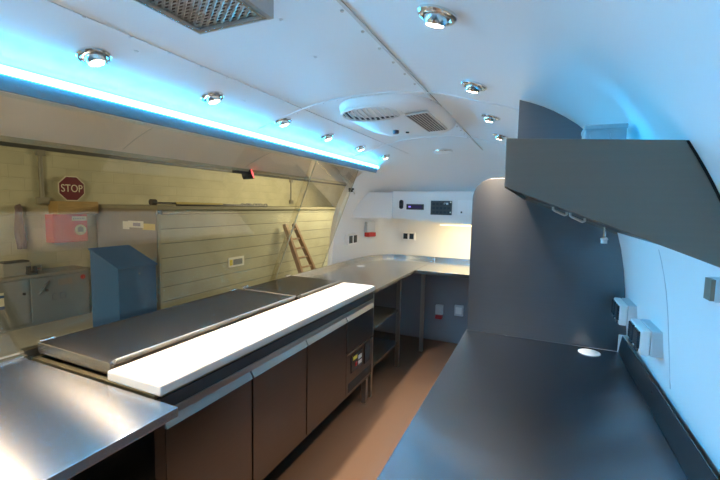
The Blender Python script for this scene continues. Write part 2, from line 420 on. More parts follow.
# ------------------------------------------------------------------ right counter
t = thing('counter', 'long blue-reflecting stainless steel counter along the right wall', 'counter', (.03,.6,0))
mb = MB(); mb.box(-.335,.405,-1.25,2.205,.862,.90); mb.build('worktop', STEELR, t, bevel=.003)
mb = MB(); mb.prism([(.385,.90),(.398,.90),(.405,.978),(.398,.985)], -1.25, 2.20); mb.build('upstand', STEELP, t, bevel=.002)
for y in (1.07,1.62,.55):
    mb = MB(); mb.lathe([(.0045,.004),(.0045,-.002),(.0001,-.003)],10, Matrix.Translation((.394,y,.955)) @ Matrix.Rotation(PI/2,4,'Y')); mb.build('screw', CHROME, t)
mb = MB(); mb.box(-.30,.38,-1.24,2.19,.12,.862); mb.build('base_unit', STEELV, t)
for x, y in ((-.27,-1.15),(-.27,.5),(-.27,2.12),(.34,-1.15),(.34,2.12)):
    bx(x-.02,x+.02,y-.02,y+.02,0,.12).build('leg', FRAMEST, t)
mb = MB(); mb.lathe([(.048,0),(.048,.002),(.044,.004),(.0001,.0045)], 32, Matrix.Translation((.257,2.125,.90)))
tag(mb.build('cable_grommet', mat('pale_disc', (.80,.84,.86), .4), loc=(.257,2.125,.90)), 'pale round cable grommet cap on the right counter near the back panel', 'grommet')

# back panel
zs = [.985,1.1,1.2,1.3,1.4,1.5,1.56,1.61,1.65,1.69,1.72]
poly = [(-.333,.90)] + [(-.333,1.632)]
for k in range(1, 9):
    a = PI - k*PI/16; poly.append((-.223+.11*math.cos(a), 1.632+.11*math.sin(a)))
poly += [(.19,1.742)]
for z in reversed(zs): poly.append((CX+dx_at(z)-.004, z))
poly += [(.405,.90)]
poly = poly[:-1] + [(.384,.985),(.384,.90)]
o = MB().prism(poly, 2.208, 2.226).build('splash_panel', STEELP, bevel=.002)
tag(o, 'tall dark steel panel with rounded corner closing the far end of the right counter', 'panel')

mb = MB(); wp = [(CX+d, z) for d, z in HALF if .98 < z < 1.50]
mb.prism([(x-.0012, z) for x, z in wp] + [(x+.002, z) for x, z in reversed(wp)], 1.53, 1.5335); struct(mb.build('trim_10', mat('seam_line', (.45,.47,.5), .5)))
# extraction hood
def hood_poly():
    P = [(-.073,1.735),(-.072,1.63)]
    xr = CX+dx_at(1.475)-.007
    P.append((xr, 1.63-(xr+.072)*.388))
    for z in (1.51,1.55,1.60,1.64,1.68,1.70,1.716): P.append((CX+dx_at(z)-.007, z))
    return P
t = thing('extractor_hood', 'dark grey steel extractor hood angled against the right wall above the counter', 'extractor hood', (.1,1.5,1.735))
MB().prism(hood_poly(), .92, .932).build('end_panel', STEELH, t, bevel=.0015)
MB().prism(hood_poly(), 2.192, 2.204).build('end_panel', STEELH, t)
HP_ = hood_poly(); bl, br = HP_[1], HP_[2]
bx(-.073,-.065,.932,2.192,1.63,1.735).build('front_lip', STEELH, t)
bx(-.065,CX+dx_at(1.66)-.012,.932,2.192,1.660,1.668).build('top_panel', STEELH, t)
mb = MB(); d = Vector((br[0]-bl[0], 0, br[1]-bl[1])); 
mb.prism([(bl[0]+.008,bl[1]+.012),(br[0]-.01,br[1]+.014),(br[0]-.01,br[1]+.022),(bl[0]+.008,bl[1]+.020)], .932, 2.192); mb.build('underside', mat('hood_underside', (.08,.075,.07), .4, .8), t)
sl = (br[1]-bl[1])/(br[0]-bl[0])
for a, b in ((.12,.16),(.40,.44),(.70,.74)): pass
for y0, y1, fx in ((1.80,.30,.42),(1.72,.44,.56)):
    x0, x1 = bl[0]+(br[0]-bl[0])*y1, bl[0]+(br[0]-bl[0])*fx; q0 = bl[1]+sl*(x0-bl[0]); q1 = bl[1]+sl*(x1-bl[0])
    mb = MB(); mb.tube([(x0,y0,q0+.012),(x0,y0,q0+.001),(x0+.006,y0,q0-.004),(x1-.006,y0,q1-.002),(x1,y0,q1+.001),(x1,y0,q1+.012)], .005, 8); mb.build('filter_handle', mat('warm_lit_metal', (.72,.66,.60), .3, 1.0), t, smooth=True)  # warm light on the handles is put into the metal colour
MB().prism([(bl[0]+.012,bl[1]+.0),(br[0]-.012,br[1]+.004),(br[0]-.012,br[1]+.012),(bl[0]+.012,bl[1]+.008)], .933, .95).build('bottom_rim', CHROME, t)
mb = MB()
for z0, z1 in zip((1.475,1.51,1.55,1.60,1.64,1.68,1.70),(1.51,1.55,1.60,1.64,1.68,1.70,1.716)):
    a0, a1 = CX+dx_at(z0), CX+dx_at(z1)
    mb.add([(a0-.009,.926,z0),(a0+.001,.926,z0),(a1+.001,.926,z1),(a1-.009,.926,z1),(a0-.009,.95,z0),(a0+.001,.95,z0),(a1+.001,.95,z1),(a1-.009,.95,z1)], [(0,1,2,3),(4,5,6,7),(0,3,7,4),(1,2,6,5)])
mb.build('wall_gasket', GASKET, t)
# blue strip lying on top of the hood against the wall
mb = MB(); mb.box(-.02,.215,1.100,1.103,1.668,1.728); mb.box(-.02,.215,1.103,1.125,1.668,1.671)  # unseen shield added to give the blue ceiling patch its edge
tag(mb.build('light_shield', ALU, loc=(.1,1.11,1.668)), 'metal channel added unseen behind the hood end panel to block the blue light', 'channel')
mb = MB(); mb.box(-.01,.205,1.106,1.118,1.672,1.677); mb.box(.205,.217,1.106,1.62,1.670,1.675)
o = mb.build('led_strip', emit('hood_led_glow', (.02,.46,1.0), 19), loc=(.1,1.11,1.672))
tag(o, 'blue LED strip lying on top of the extractor hood behind its end panel', 'led strip')
# filler panel between hood and ceiling
P = [(-.06,1.668),(-.06,1.737),(-.09,1.737)] + [(x, zc_at(x)-.006) for x in (-.09,-.05,-.01,.03,.07,.11,.15,.18,.2)] + [(.2,1.668)]
tag(MB().prism(P, 1.645, 1.657).build('filler_panel', STEELP, bevel=.001), 'small dark panel with a curved top standing on the hood under the ceiling', 'panel')
t = thing('junction_box', 'grey plastic junction box standing on top of the extractor hood', 'junction box', (.14,1.21,1.668))
bx(.096,.186,1.16,1.25,1.668,1.788, bev=.004).build('box', GREYBOX, t); bx(.094,.188,1.158,1.252,1.784,1.797, bev=.003).build('lid', GREYBOX, t)
for x in (.118,.162):
    mb = MB(); mb.lathe([(.011,.0),(.011,-.006),(.0001,-.007)], 16, Matrix.Translation((x,1.161,1.77)) @ Matrix.Rotation(PI/2,4,'X') @ Matrix.Rotation(PI,4,'X')); mb.build('knockout', GREYBOX, t)
# nozzle under hood near back panel
t = thing('nozzle', 'small metal nozzle hanging below the hood in front of the dark panel', 'nozzle', (.275,2.06,1.51))
mb = MB(); mb.lathe([(.006,.03),(.006,-.025),(.012,-.027),(.012,-.033),(.0001,-.033)], 16, Matrix.Translation((.275,2.06,1.49))); mb.build('stem', CHROME, t)
mb = MB(); mb.lathe([(.014,-.033),(.016,-.038),(.013,-.042),(.013,-.056),(.0001,-.057)], 16, Matrix.Translation((.275,2.06,1.49))); mb.build('cap', GREYPL, t, smooth=True)
# bracket box below the hood at the right edge of frame
t = thing('switch_box', 'small grey box with a brown front under the hood on the right wall', 'switch box', (.34,1.02,1.42))
bx(.326,.362,.985,1.022,1.405,1.452, bev=.002).build('box', GREYPL, t); bx(.338,.346,.995,1.005,1.452,1.475).build('hanger', CHROME, t)
bx(.319,.327,.987,1.020,1.407,1.450).build('front', mat('brown_front', (.22,.16,.12), .4), t)

# sockets on right wall
def wall_socket(y0, y1, z0, z1, label, group):
    zc = (z0+z1)/2; xw = CX+dx_at(zc)
    t = thing('double_socket', label, 'socket', (xw,(y0+y1)/2,z0), group)
    bx(xw-.034,xw+.006,y0,y1,z0,z1, bev=.004).build('back_box', GREYPL, t)
    bx(xw-.064,xw-.035,y0+.001,y1-.001,z0+.001,z1-.001, bev=.005).build('cover', WHITEPL, t)
    n = 2; w = (y1-y0)/n
    for k in range(n):
        a = y0+k*w+.010; b = y0+(k+1)*w-.010
        bx(xw-.072,xw-.062,a,b,z0+.020,z1-.010, bev=.003).build('flap', DARKPL, t)
        bx(xw-.070,xw-.063,a+.012,b-.012,z0+.006,z0+.016, bev=.001).build('catch', BLACK, t)
wall_socket(1.60,1.775,1.085,1.175,'white weatherproof double socket nearest on the right wall above the counter','sockets on the right wall')
wall_socket(1.985,2.15,1.085,1.178,'white weatherproof double socket beside the dark panel on the right wall','sockets on the right wall')

# ------------------------------------------------------------------ left foreground worktop
t = thing('counter', 'stainless steel worktop in the left foreground beside the prep fridge', 'counter', (-1.5,0,0))
mb = MB(); mb.box(-1.98,-1.062,-1.25,.895,.866,.90); mb.build('worktop', STEEL, t, bevel=.003)
mb = MB(); mb.prism([(-1.992,.88),(-1.972,.88),(-1.972,.912),(-1.992,.920)], -1.25, .90); mb.build('upstand', CHROME, t, bevel=.002)
bx(-1.96,-1.12,-1.2,.86,.30,.32).build('shelf', STEELV, t)
for x, y in ((-1.13,-1.15),(-1.13,.86),(-1.93,-1.15),(-1.93,.86)): bx(x-.02,x+.02,y-.02,y+.02,0,.866).build('leg', STEELV, t)

# ------------------------------------------------------------------ refrigerated prep counter
FX = -1.167
t = thing('prep_fridge', 'long stainless prep fridge with three doors and two flat lids under the white board', 'fridge', (-1.57,1.88,0))
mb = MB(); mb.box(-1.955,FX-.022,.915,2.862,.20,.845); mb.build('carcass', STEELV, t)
mb = MB()
mb.box(-1.955,-1.19,.905,.925,.845,.905); mb.box(-1.955,-1.19,2.845,2.865,.845,.905); mb.box(-1.955,-1.93,.925,2.845,.845,.905); mb.box(-1.46,-1.18,.925,2.845,.845,.905)
mb.build('top_frame', mat('reflection_tinted_steel', (.42,.36,.24), .35, 1.0), t, bevel=.002)  # yellowish tint is a warm reflection put into the steel colour
bx(-1.19,FX-.004,.915,2.862,.842,.892).build('front_rail', DARK, t)
bx(-1.19,FX+.003,.915,2.862,.815,.843).build('front_trim', FRAMEST, t, bevel=.002)
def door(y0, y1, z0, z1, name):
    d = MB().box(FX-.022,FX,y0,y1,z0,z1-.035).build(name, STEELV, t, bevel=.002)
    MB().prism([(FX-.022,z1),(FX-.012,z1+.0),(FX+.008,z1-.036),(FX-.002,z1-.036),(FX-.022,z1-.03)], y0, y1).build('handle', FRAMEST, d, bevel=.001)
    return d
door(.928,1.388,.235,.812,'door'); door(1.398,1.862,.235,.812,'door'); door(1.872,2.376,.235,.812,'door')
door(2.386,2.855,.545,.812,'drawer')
pn = bx(FX-.022,FX-.003,2.386,2.855,.235,.535).build('control_panel', STEELV, t, bevel=.002)
bx(FX-.004,FX+.004,2.386,2.855,.530,.541).build('panel_strip', CHROME, pn)
bx(FX-.004,FX+.002,2.46,2.655,.375,.500, bev=.002).build('control_plate', DARKPL, pn)
bx(FX+.001,FX+.004,2.485,2.555,.462,.488).build('yellow_label', YEL, pn)
bx(FX+.001,FX+.004,2.575,2.635,.440,.470).build('display', GREYPL, pn)
bx(FX+.001,FX+.004,2.575,2.635,.400,.428).build('display', GREYPL, pn)
bx(FX+.001,FX+.004,2.525,2.555,.405,.435).build('red_button', REDPL, pn)
bx(FX-.004,FX+.002,2.70,2.80,.36,.52).build('side_slot', DARK, pn)
mb = MB()
for k in range(6): mb.box(FX-.004,FX+.001,2.42,2.83,.25+k*.011,.256+k*.011)
mb.build('vent_grille', DARK, pn)
for y in (1.0,1.42,2.79):
    for x in (FX-.035,-1.92): bx(x-.02,x+.02,y-.02,y+.02,0,.20).build('leg', FRAMEST, t)
def lid(y0, y1, zt):
    l = MB().prism([(-1.965,.912),(-1.472,.908),(-1.472,zt-.004),(-1.477,zt),(-1.955,zt+.004),(-1.965,zt)], y0, y1).build('lid', STEELLID, t, bevel=.003)
    MB().prism([(-1.476,zt-.004),(-1.462,zt-.010),(-1.452,zt+.012),(-1.456,zt+.016),(-1.482,zt+.002)], y0+.01, y1-.01).build('lid_handle', FRAMEST, l, bevel=.001)
    for y in (y0+.04, y1-.04): 
        m_ = MB(); m_.tube([(-1.97,y-.03,.955),(-1.97,y+.03,.955)], .012, 12); m_.build('hinge', CHROME, l, smooth=True)
lid(.935,2.185,.958); lid(2.235,2.86,.952)
o = bx(-1.447,FX+.006,.905,2.868,.906,.945, bev=.006).build('cutting_board', POLY)
tag(o, 'long white polyethylene cutting board along the front of the prep fridge', 'cutting board')

# ------------------------------------------------------------------ counter beyond the fridge with open shelves, and the return counter
t = thing('counter', 'steel corner counter with open shelves beyond the prep fridge, following the curved wall', 'counter', (-1.6,3.6,0))
poly = [(-1.185,2.872),(-1.185,4.06)]
back = [(-1.185,4.93),(-1.56,4.93),(-1.72,4.90),(-1.85,4.80),(-1.93,4.66),(-1.975,4.45),(-1.995,4.2),(-1.995,2.872)]
MB().prism(poly+back, .868, .90, 'Z').build('worktop', STEEL, t, bevel=.002)
mb = MB(); bb = [(-.32,4.93)] + back[1:-1] + [(-1.995,3.72)]
for a, b in zip(back[:-1], back[1:]):
    a = Vector((*a,0)); b = Vector((*b,0)); nrm = Vector((-(b-a).y,(b-a).x,0)).normalized()
    q = a-nrm*.010; r = b-nrm*.010
    if (a-Vector((-1.2,3.5,0))).dot(nrm) < 0: q = a+nrm*.010; r = b+nrm*.010
    mb.add([(a.x,a.y,.90),(b.x,b.y,.90),(b.x,b.y,.945),(a.x,a.y,.945),(q.x,q.y,.90),(r.x,r.y,.90),(r.x,r.y,.945),(q.x,q.y,.945)], [(0,1,2,3),(4,5,6,7),(3,2,6,7),(0,4,7,3),(1,2,6,5)])
mb.build('upstand', CHROME, t)
bx(-1.95,-1.20,2.90,3.62,.555,.575).build('shelf', STEEL, t, bevel=.001)
bx(-1.95,-1.20,2.90,3.62,.225,.245).build('shelf', STEEL, t, bevel=.001)
for x, y in ((-1.205,2.90),(-1.205,3.60),(-1.93,2.90),(-1.93,3.60)): bx(x-.018,x+.018,y-.018,y+.018,0,.868).build('leg', FRAMEST, t)
mb = MB(); mb.lathe([(.045,0),(.045,.002),(.0001,.003)], 28, Matrix.Translation((-1.80,4.0,.90)))
tag(mb.build('cable_grommet', mat('pale_disc_far', (.80,.80,.78), .4), loc=(-1.8,4.0,.9)), 'pale round cable grommet cap on the corner counter by the curved wall', 'grommet')
t = thing('counter', 'bright steel counter across the end wall below the overhead cupboard', 'counter', (-.75,4.5,0))
bx(-1.18,-.20,4.065,4.93,.862,.90).build('worktop', STEEL, t, bevel=.003)
bx(-1.18,-.20,4.93,4.945,.86,.945).build('upstand', CHROME, t)
for x, y in ((-1.10,4.10),(-.24,4.10)): bx(x-.018,x+.018,y-.018,y+.018,0,.862).build('leg', FRAMEST, t)

# ------------------------------------------------------------------ end wall fittings
def wall_outlet(P, ux, uy, w, h, label, kind='double', group=None, name='double_socket', cat='socket'):
    """P = centre on the wall, ux = direction along the wall, uy = out of the wall"""
    M = Matrix(((ux[0],uy[0],0,P[0]),(ux[1],uy[1],0,P[1]),(0,0,1,P[2]),(0,0,0,1)))
    t = thing(name, label, cat, P, group)
    if kind == 'double':
        MB().box(-w/2,w/2,-.004,.05,-h/2,h/2, M, bev=.004).build('box', WHITEPL, t)
        for s in (-1, 1): MB().box(s*w/4-w*.17,s*w/4+w*.17,.048,.056,-h*.36,h*.36, M, bev=.002).build('flap', DARKPL, t)
    elif kind == 'isolator':
        MB().box(-w/2,w/2,-.004,.055,-h*.2,h/2, M, bev=.006).build('box', GREYPL, t)
        MB().box(-w/2*.9,w/2*.9,-.002,.075,-h/2,-h*.22, M, bev=.008).build('red_cap', REDPL, t)
    else:
        MB().box(-w/2,w/2,-.004,.04,-h/2,h/2, M, bev=.004).build('box', GREYPL, t)
        MB().box(-w/2*.7,w/2*.7,.038,.046,-h/2*.6,h/2*.7, M, bev=.003).build('flap', WHITEPL, t)
wall_outlet((-1.53,4.95,1.195), (1,0), (0,-1), .165, .10, 'white double socket with dark flaps on the end wall below the cupboard')
xw = CX-dx_at(1.19)
wall_outlet((xw,4.10,1.19), (0,1), (1,0), .24, .12, 'white double socket with dark flaps on the curved wall by the service opening')
wall_outlet((-1.955,4.55,1.29), (.35,.94), (.94,-.35), .15, .19, 'grey and red isolator switch on the rounded corner wall above the counter', 'isolator', name='isolator_switch', cat='switch')
wall_outlet((-1.00,4.52,.36), (1,0), (0,-1), .085, .16, 'grey and red isolator switch low on the wall under the end counter', 'isolator', name='isolator_switch', cat='switch')
wall_outlet((-.775,4.52,.40), (1,0), (0,-1), .10, .12, 'grey socket low on the wall under the end counter, beside the dark panel', 'single', name='single_socket')

# overhead cupboard
CY = 4.36
k = CY/4.3
def cz(z): return 1.583+(z-1.583)*k
xl, xr = -1.545*k, -.30
zb = lambda x: cz(1.446 - .043*(x/k+1.545)/.915)
t = thing('overhead_cupboard', 'white overhead cupboard across the end wall holding small control panels', 'cupboard', (-1.0,4.6,1.45))
MB().prism([(xl,zb(xl)),(xr,zb(xr)),(xr,1.755),(xl,1.755)], CY, 4.945).build('body', ENDWHITE, t)
mb = MB(); A = (xl,CY); B = (-1.965,4.06)
mb.prism([A,B,(-1.965,4.94),(xl,4.94)], zb(xl), 1.74, 'Z'); mb.build('corner_panel', ENDWHITE, t)
bx(xl-.004,xl+.004,CY-.004,CY+.01,zb(xl),1.755).build('joint_strip', GREYPL, t)
bx(xl,xr,CY-.008,CY,1.742,1.757).build('top_moulding', ENDWHITE, t)
def fx(x): return x*k
# fittings on the cupboard
t = thing('intercom', 'tall black oval control at the left end of the overhead cupboard', 'control', (fx(-1.44),CY,cz(1.55)))
mb = MB(); P = []
for q in range(24):
    a = 2*PI*q/24; P.append((fx(-1.437)+.024*math.cos(a), cz(1.605)+.026*math.sin(a)+(.027 if math.sin(a) >= 0 else -.027)))
mb.prism(P, CY-.022, CY+.002); mb.build('body', BLACK, t, bevel=.003)
for dz in (.027,-.027):
    mb = MB(); mb.lathe([(.014,0),(.012,.006),(.0001,.007)], 16, Matrix.Translation((fx(-1.437),CY-.022,cz(1.605)+dz)) @ Matrix.Rotation(PI/2,4,'X')); mb.build('button', DARKPL, t)
t = thing('display_unit', 'narrow black display unit on the overhead cupboard, left of the square panel', 'display', (fx(-1.27),CY,cz(1.55)))
bx(fx(-1.375),fx(-1.175),CY-.014,CY+.002,cz(1.548),cz(1.610), bev=.002).build('body', BLACK, t)
bx(fx(-1.355),fx(-1.195),CY-.017,CY-.013,cz(1.562),cz(1.596)).build('screen', mat('purple_screen', (.05,.03,.10), .2), t)
bx(fx(-1.348),fx(-1.322),CY-.019,CY-.016,cz(1.572),cz(1.588)).build('lit_symbol', emit('violet_glow', (.35,.25,.9), 1.2), t)
t = thing('control_panel', 'square black control panel with small switches on the overhead cupboard', 'control panel', (fx(-.98),CY,cz(1.50)))
bx(fx(-1.095),fx(-.862),CY-.010,CY+.002,cz(1.497),cz(1.652), bev=.002).build('plate', BLACK, t)
for i in range(3):
    for j in range(5): bx(fx(-1.075+j*.042),fx(-1.075+j*.042+.026),CY-.014,CY-.009,cz(1.515+i*.045),cz(1.515+i*.045+.022)).build('switch', DARKPL, t)
for z in (1.52,1.63): bx(fx(-.882),fx(-.868),CY-.014,CY-.009,cz(z),cz(z+.014)).build('indicator', PAPER, t)
bx(fx(-.95),fx(-.90),CY-.014,CY-.009,cz(1.61),cz(1.63)).build('meter', GREYPL, t)
t = thing('switch_plate', 'white switch plate with four panels at the right end of the overhead cupboard', 'switch plate', (fx(-.72),CY,cz(1.5)))
bx(fx(-.80),fx(-.58),CY-.006,CY+.002,cz(1.50),cz(1.66), bev=.002).build('plate', WHITEPL, t)
for a, b, c, d in ((-.79,-.715,1.585,1.65),(-.705,-.59,1.585,1.65),(-.705,-.59,1.505,1.575),(-.79,-.715,1.505,1.575)):
    bx(fx(a),fx(b),CY-.010,CY-.005,cz(c),cz(d), bev=.002).build('rocker', WHITEPL, t)
bx(fx(-.765),fx(-.748),CY-.014,CY-.009,cz(1.522),cz(1.54)).build('button', BLACK, t)
# under cupboard lamp
t = thing('strip_lamp', 'warm strip lamp under the overhead cupboard lighting the end wall', 'strip lamp', (-.7,CY+.1,1.40))
bx(-1.02,-.35,CY+.06,CY+.12,zb(-.7)-.020,zb(-.35)+.002).build('housing', WHITEPL, t); bx(-1.01,-.36,CY+.065,CY+.115,zb(-.7)-.024,zb(-.7)-.019).build('diffuser', UNDERM, t)
l = bpy.data.lights.new('strip_glow', 'AREA'); l.shape = 'RECTANGLE'; l.size = .62; l.size_y = .05; l.energy = 8; l.color = (1,.78,.40)
o = bpy.data.objects.new('strip_glow', l); C.objects.link(o); o.location = (-.69,CY+.12,zb(-.7)-.032); o.rotation_euler = (math.radians(22),0,0)

# ------------------------------------------------------------------ service opening: glass, hatch, strut
def pane(y0, y1, x0, x1, off, label):
    t = thing('glass_screen', label, 'glass screen', (-2.0,(y0+y1)/2,.93))
    z0, z1 = .925, 1.925
    nx, nz = (z1-z0), (x0-x1)*1.0
    L = math.hypot(nx, nz); nx /= L; nz = nz/L
    w = .006
    P = [(x0-off,z0),(x1-off,z1),(x1-off-w*nx,z1+w*nz*-1),(x0-off-w*nx,z0+w*nz*-1)]
    MB().prism(P, y0, y1).build('pane', GLASSM, t)
    MB().prism([(p[0]+(.0005 if i < 2 else -.0005), p[1]) for i, p in enumerate(P)], y1, y1+.0025).build('polished_edge', mat('glass_edge', (.55,.56,.50), .25), t)
    for y in (y0+.25, y1-.12):
        bx(x0-off-.014,x0-off+.008,y-.02,y+.02,.905,.94).build('clamp', CHROME, t)
pane(-.48, 2.67, -1.995, -1.597, 0, 'large sloping glass screen nearest the viewer above the prep fridge')
pane(2.63, 3.50, -1.995, -1.597, .022, 'farther sloping glass screen beside the corner counter')
t = thing('sill_rail', 'slim metal sill rail below the glass screens', 'rail', (-2.0,1.6,.9))
bx(-2.035,-1.998,.9,3.71,.895,.926).build('rail', FRAMEST, t)

hp = catmull([(-1.565,1.955),(-1.75,2.045),(-1.98,2.085),(-2.22,2.055),(-2.42,1.985),(-2.58,1.905)], 6)
t = thing('service_hatch', 'raised pale service hatch door seen from below along the left opening', 'hatch', (-1.57,1.6,1.95))
mb = MB()
mb.prism(hp + [(x+.012, z+.035) for x, z in reversed(hp)], -.5, 3.72); mb.build('hatch_panel', HATCHM, t, smooth=True, angle=30)
h2 = [p for p in hp if p[0] < -1.70]
MB().prism(h2 + [(x+.012, z+.035) for x, z in reversed(h2)], 3.72, 5.2).build('end_flange', HATCHM, t, smooth=True, angle=30)
mb = MB(); mb.box(-2.60,-2.57,-.5,5.2,1.885,1.915); mb.build('edge_trim', mat('hatch_edge', (.52,.50,.40), .5), t)
for y in (.55,1.75,2.95):
    mb = MB(); mb.prism([(x, z-.002) for x, z in hp[2:-2]] + [(x, z+.002) for x, z in reversed(hp[2:-2])], y, y+.006); mb.build('seam', mat('hatch_seam', (.62,.58,.54), .5), t)
t = thing('gas_strut', 'slim white gas strut holding up the far end of the hatch', 'strut', (-1.74,3.69,1.69))
mb = MB(); mb.tube([(-1.73,3.67,1.70),(-1.87,3.67,1.865)], .010, 10); mb.build('cylinder', WHITEPL, t, smooth=True)
mb = MB(); mb.tube([(-1.87,3.67,1.865),(-2.03,3.67,2.06)], .006, 10); mb.build('rod', WHITEPL, t, smooth=True)
bx(-1.80,-1.755,3.65,3.695,1.72,1.76, bev=.004).build('bracket', DARKPL, t)
t = thing('hatch_lamp', 'black work lamp glowing red on the outer edge of the hatch', 'lamp', (-2.585,3.0,1.885))
M = Matrix.Translation((-2.585,3.06,1.862)) @ Matrix.Rotation(math.radians(70),4,'Y') @ Matrix.Rotation(math.radians(-28),4,'X')
mb = MB(); mb.lathe([(.0001,-.07),(.03,-.07),(.038,-.03),(.048,.015),(.050,.03)], 20, M); mb.build('housing', BLACK, t, smooth=True)
mb = MB(); mb.lathe([(.046,.027),(.03,.033),(.0001,.035)], 20, M); mb.build('red_lens', REDGLOW, t, smooth=True)
bx(-2.61,-2.56,2.85,3.06,1.862,1.885).build('bracket', BLACK, t)

# ------------------------------------------------------------------ garage outside
G = -.50
struct(bx(-8.2,-2.9,-5,17,G-.1,G).build('floor_garage', CONC))
struct(bx(-8.25,-8.0,-5,17,G,3.3).build('wall_garage', GWALL))
struct(bx(-8.0,-2.3,-5,17,3.25,3.30).build('ceiling_garage', mat('dark_roof', (.06,.06,.055), .8)))
struct(bx(-8.0,-7.97,-5,17,2.62,3.25).build('trim_9', mat('unlit_wall_mask', (.08,.08,.07), .8)))  # unseen dark sheet added so the worktop reflects no bright upper wall
struct(bx(-8.0,-7.93,-5,17,2.50,2.62).build('trim_7', mat('wall_ledge', (.50,.47,.30), .6)))
struct(bx(-8.0,-7.95,-5,17,2.44,2.50).build('trim_8', RAILM))
def pipe(y, z0, z1, r, label):
    t = thing('conduit', label, 'conduit', (-7.97,y,z0))
    mb = MB(); mb.tube([(-7.97,y,z0),(-7.97,y,z1)], r, 12); mb.build('tube', PIPEM, t, smooth=True)
    bx(-8.0,-7.92,y-.09,y+.09,z0-.10,z0+.02, bev=.008).build('box', PIPEM, t)
    bx(-8.0,-7.93,y-.07,y+.07,z1-.06,z1+.04, bev=.008).build('box', PIPEM, t)
pipe(3.98, 1.60, 2.40, .035, 'grey vertical conduit on the garage wall left of the STOP sign')
pipe(11.6, 1.70, 2.40, .02, 'thin dark conduit on the far garage wall right of the hatch lamp')
# red cabinet, timber box and STOP sign
t = thing('red_box', 'red wall cabinet with a white notice under the timber box', 'box', (-7.87,4.32,.81))
bx(-8.0,-7.76,4.02,4.60,.81,1.32, bev=.01).build('cabinet', BOXRED, t)
bx(-7.762,-7.757,4.33,4.585,1.20,1.28).build('notice', PAPER, t)
mb = MB(); mb.lathe([(.10,0),(.10,.004),(.0001,.004)], 28, Matrix.Translation((-7.76,4.47,1.03)) @ Matrix.Rotation(PI/2,4,'Y')); mb.build('round_notice', PAPER, t)
mb = MB(); mb.box(-7.756,-7.754,4.42,4.52,.99,1.06); mb.prism([(4.41,1.06),(4.47,1.10),(4.53,1.06)], -7.756, -7.754, 'X')
for q in range(7): mb.box(-7.7565,-7.7555,4.35+.03*q,4.365+.03*q,1.225,1.255)
mb.build('print', INK, t)
o = bx(-7.99,-7.70,4.075,4.78,1.322,1.555, bev=.008).build('timber_box', WOOD, loc=(-7.85,4.4,1.322)); tag(o, 'rough timber box lying on the red cabinet below the STOP sign', 'box')
t = thing('stop_sign', 'dark red octagonal STOP sign standing on the timber box against the garage wall', 'sign', (-7.9,4.42,1.555))
def octo(r): return [(4.43+r*math.cos(PI/8+k*PI/4), 1.79+r*math.sin(PI/8+k*PI/4)) for k in range(8)]
MB().prism(octo(.245), -7.905, -7.898, 'X').build('border', SIGNWH, t)
MB().prism(octo(.228), -7.8985, -7.8955, 'X').build('plate', SIGNRED, t)
def text_mesh(s, size, M, m, parent, name='lettering', ext=.002, xs=1.0):
    cu = bpy.data.curves.new('txt', 'FONT'); cu.body = s; cu.size = size; cu.align_x = 'CENTER'; cu.align_y = 'CENTER'; cu.extrude = ext; cu.offset = 0
    ob = bpy.data.objects.new('txt', cu); C.objects.link(ob)
    bpy.context.view_layer.update()
    dg = bpy.context.evaluated_depsgraph_get(); me = bpy.data.meshes.new_from_object(ob.evaluated_get(dg))
    bpy.data.objects.remove(ob); bpy.data.curves.remove(cu)
    for v in me.vertices: v.co.x *= xs
    me.transform(M); me.materials.clear(); me.materials.append(m)
    mb = MB(); mb.add([v.co[:] for v in me.vertices], [tuple(p.vertices) for p in me.polygons])
    bpy.data.meshes.remove(me)
    return mb.build(name, m, parent)
def facing_x(x, y, z): return Matrix(((0,0,1,x),(1,0,0,y),(0,1,0,z),(0,0,0,1)))
text_mesh('STOP', .195, facing_x(-7.894,4.43,1.787), SIGNWH, t, 'lettering', .002, .80)
# hanging cord
o = MB()
for k in range(3):
    pts = [(-7.93+.01*math.sin(i*.8+k), 3.60+.015*i/10+.03*math.sin(i*.35+k*2.1)+.02*(k-1), 1.46-.072*i) for i in range(11)]
    o.tube(pts, [.03+.022*math.sin(PI*i/10) for i in range(11)], 8)
o.tube([(-7.99,3.61,1.46),(-7.90,3.61,1.48),(-7.90,3.61,1.44)], .02, 8)
tag(o.build('cord_bundle', RAG, smooth=True, angle=80, loc=(-7.93,3.6,.75)), 'dark tangled cord bundle hanging on the garage wall left of the red cabinet', 'cord')
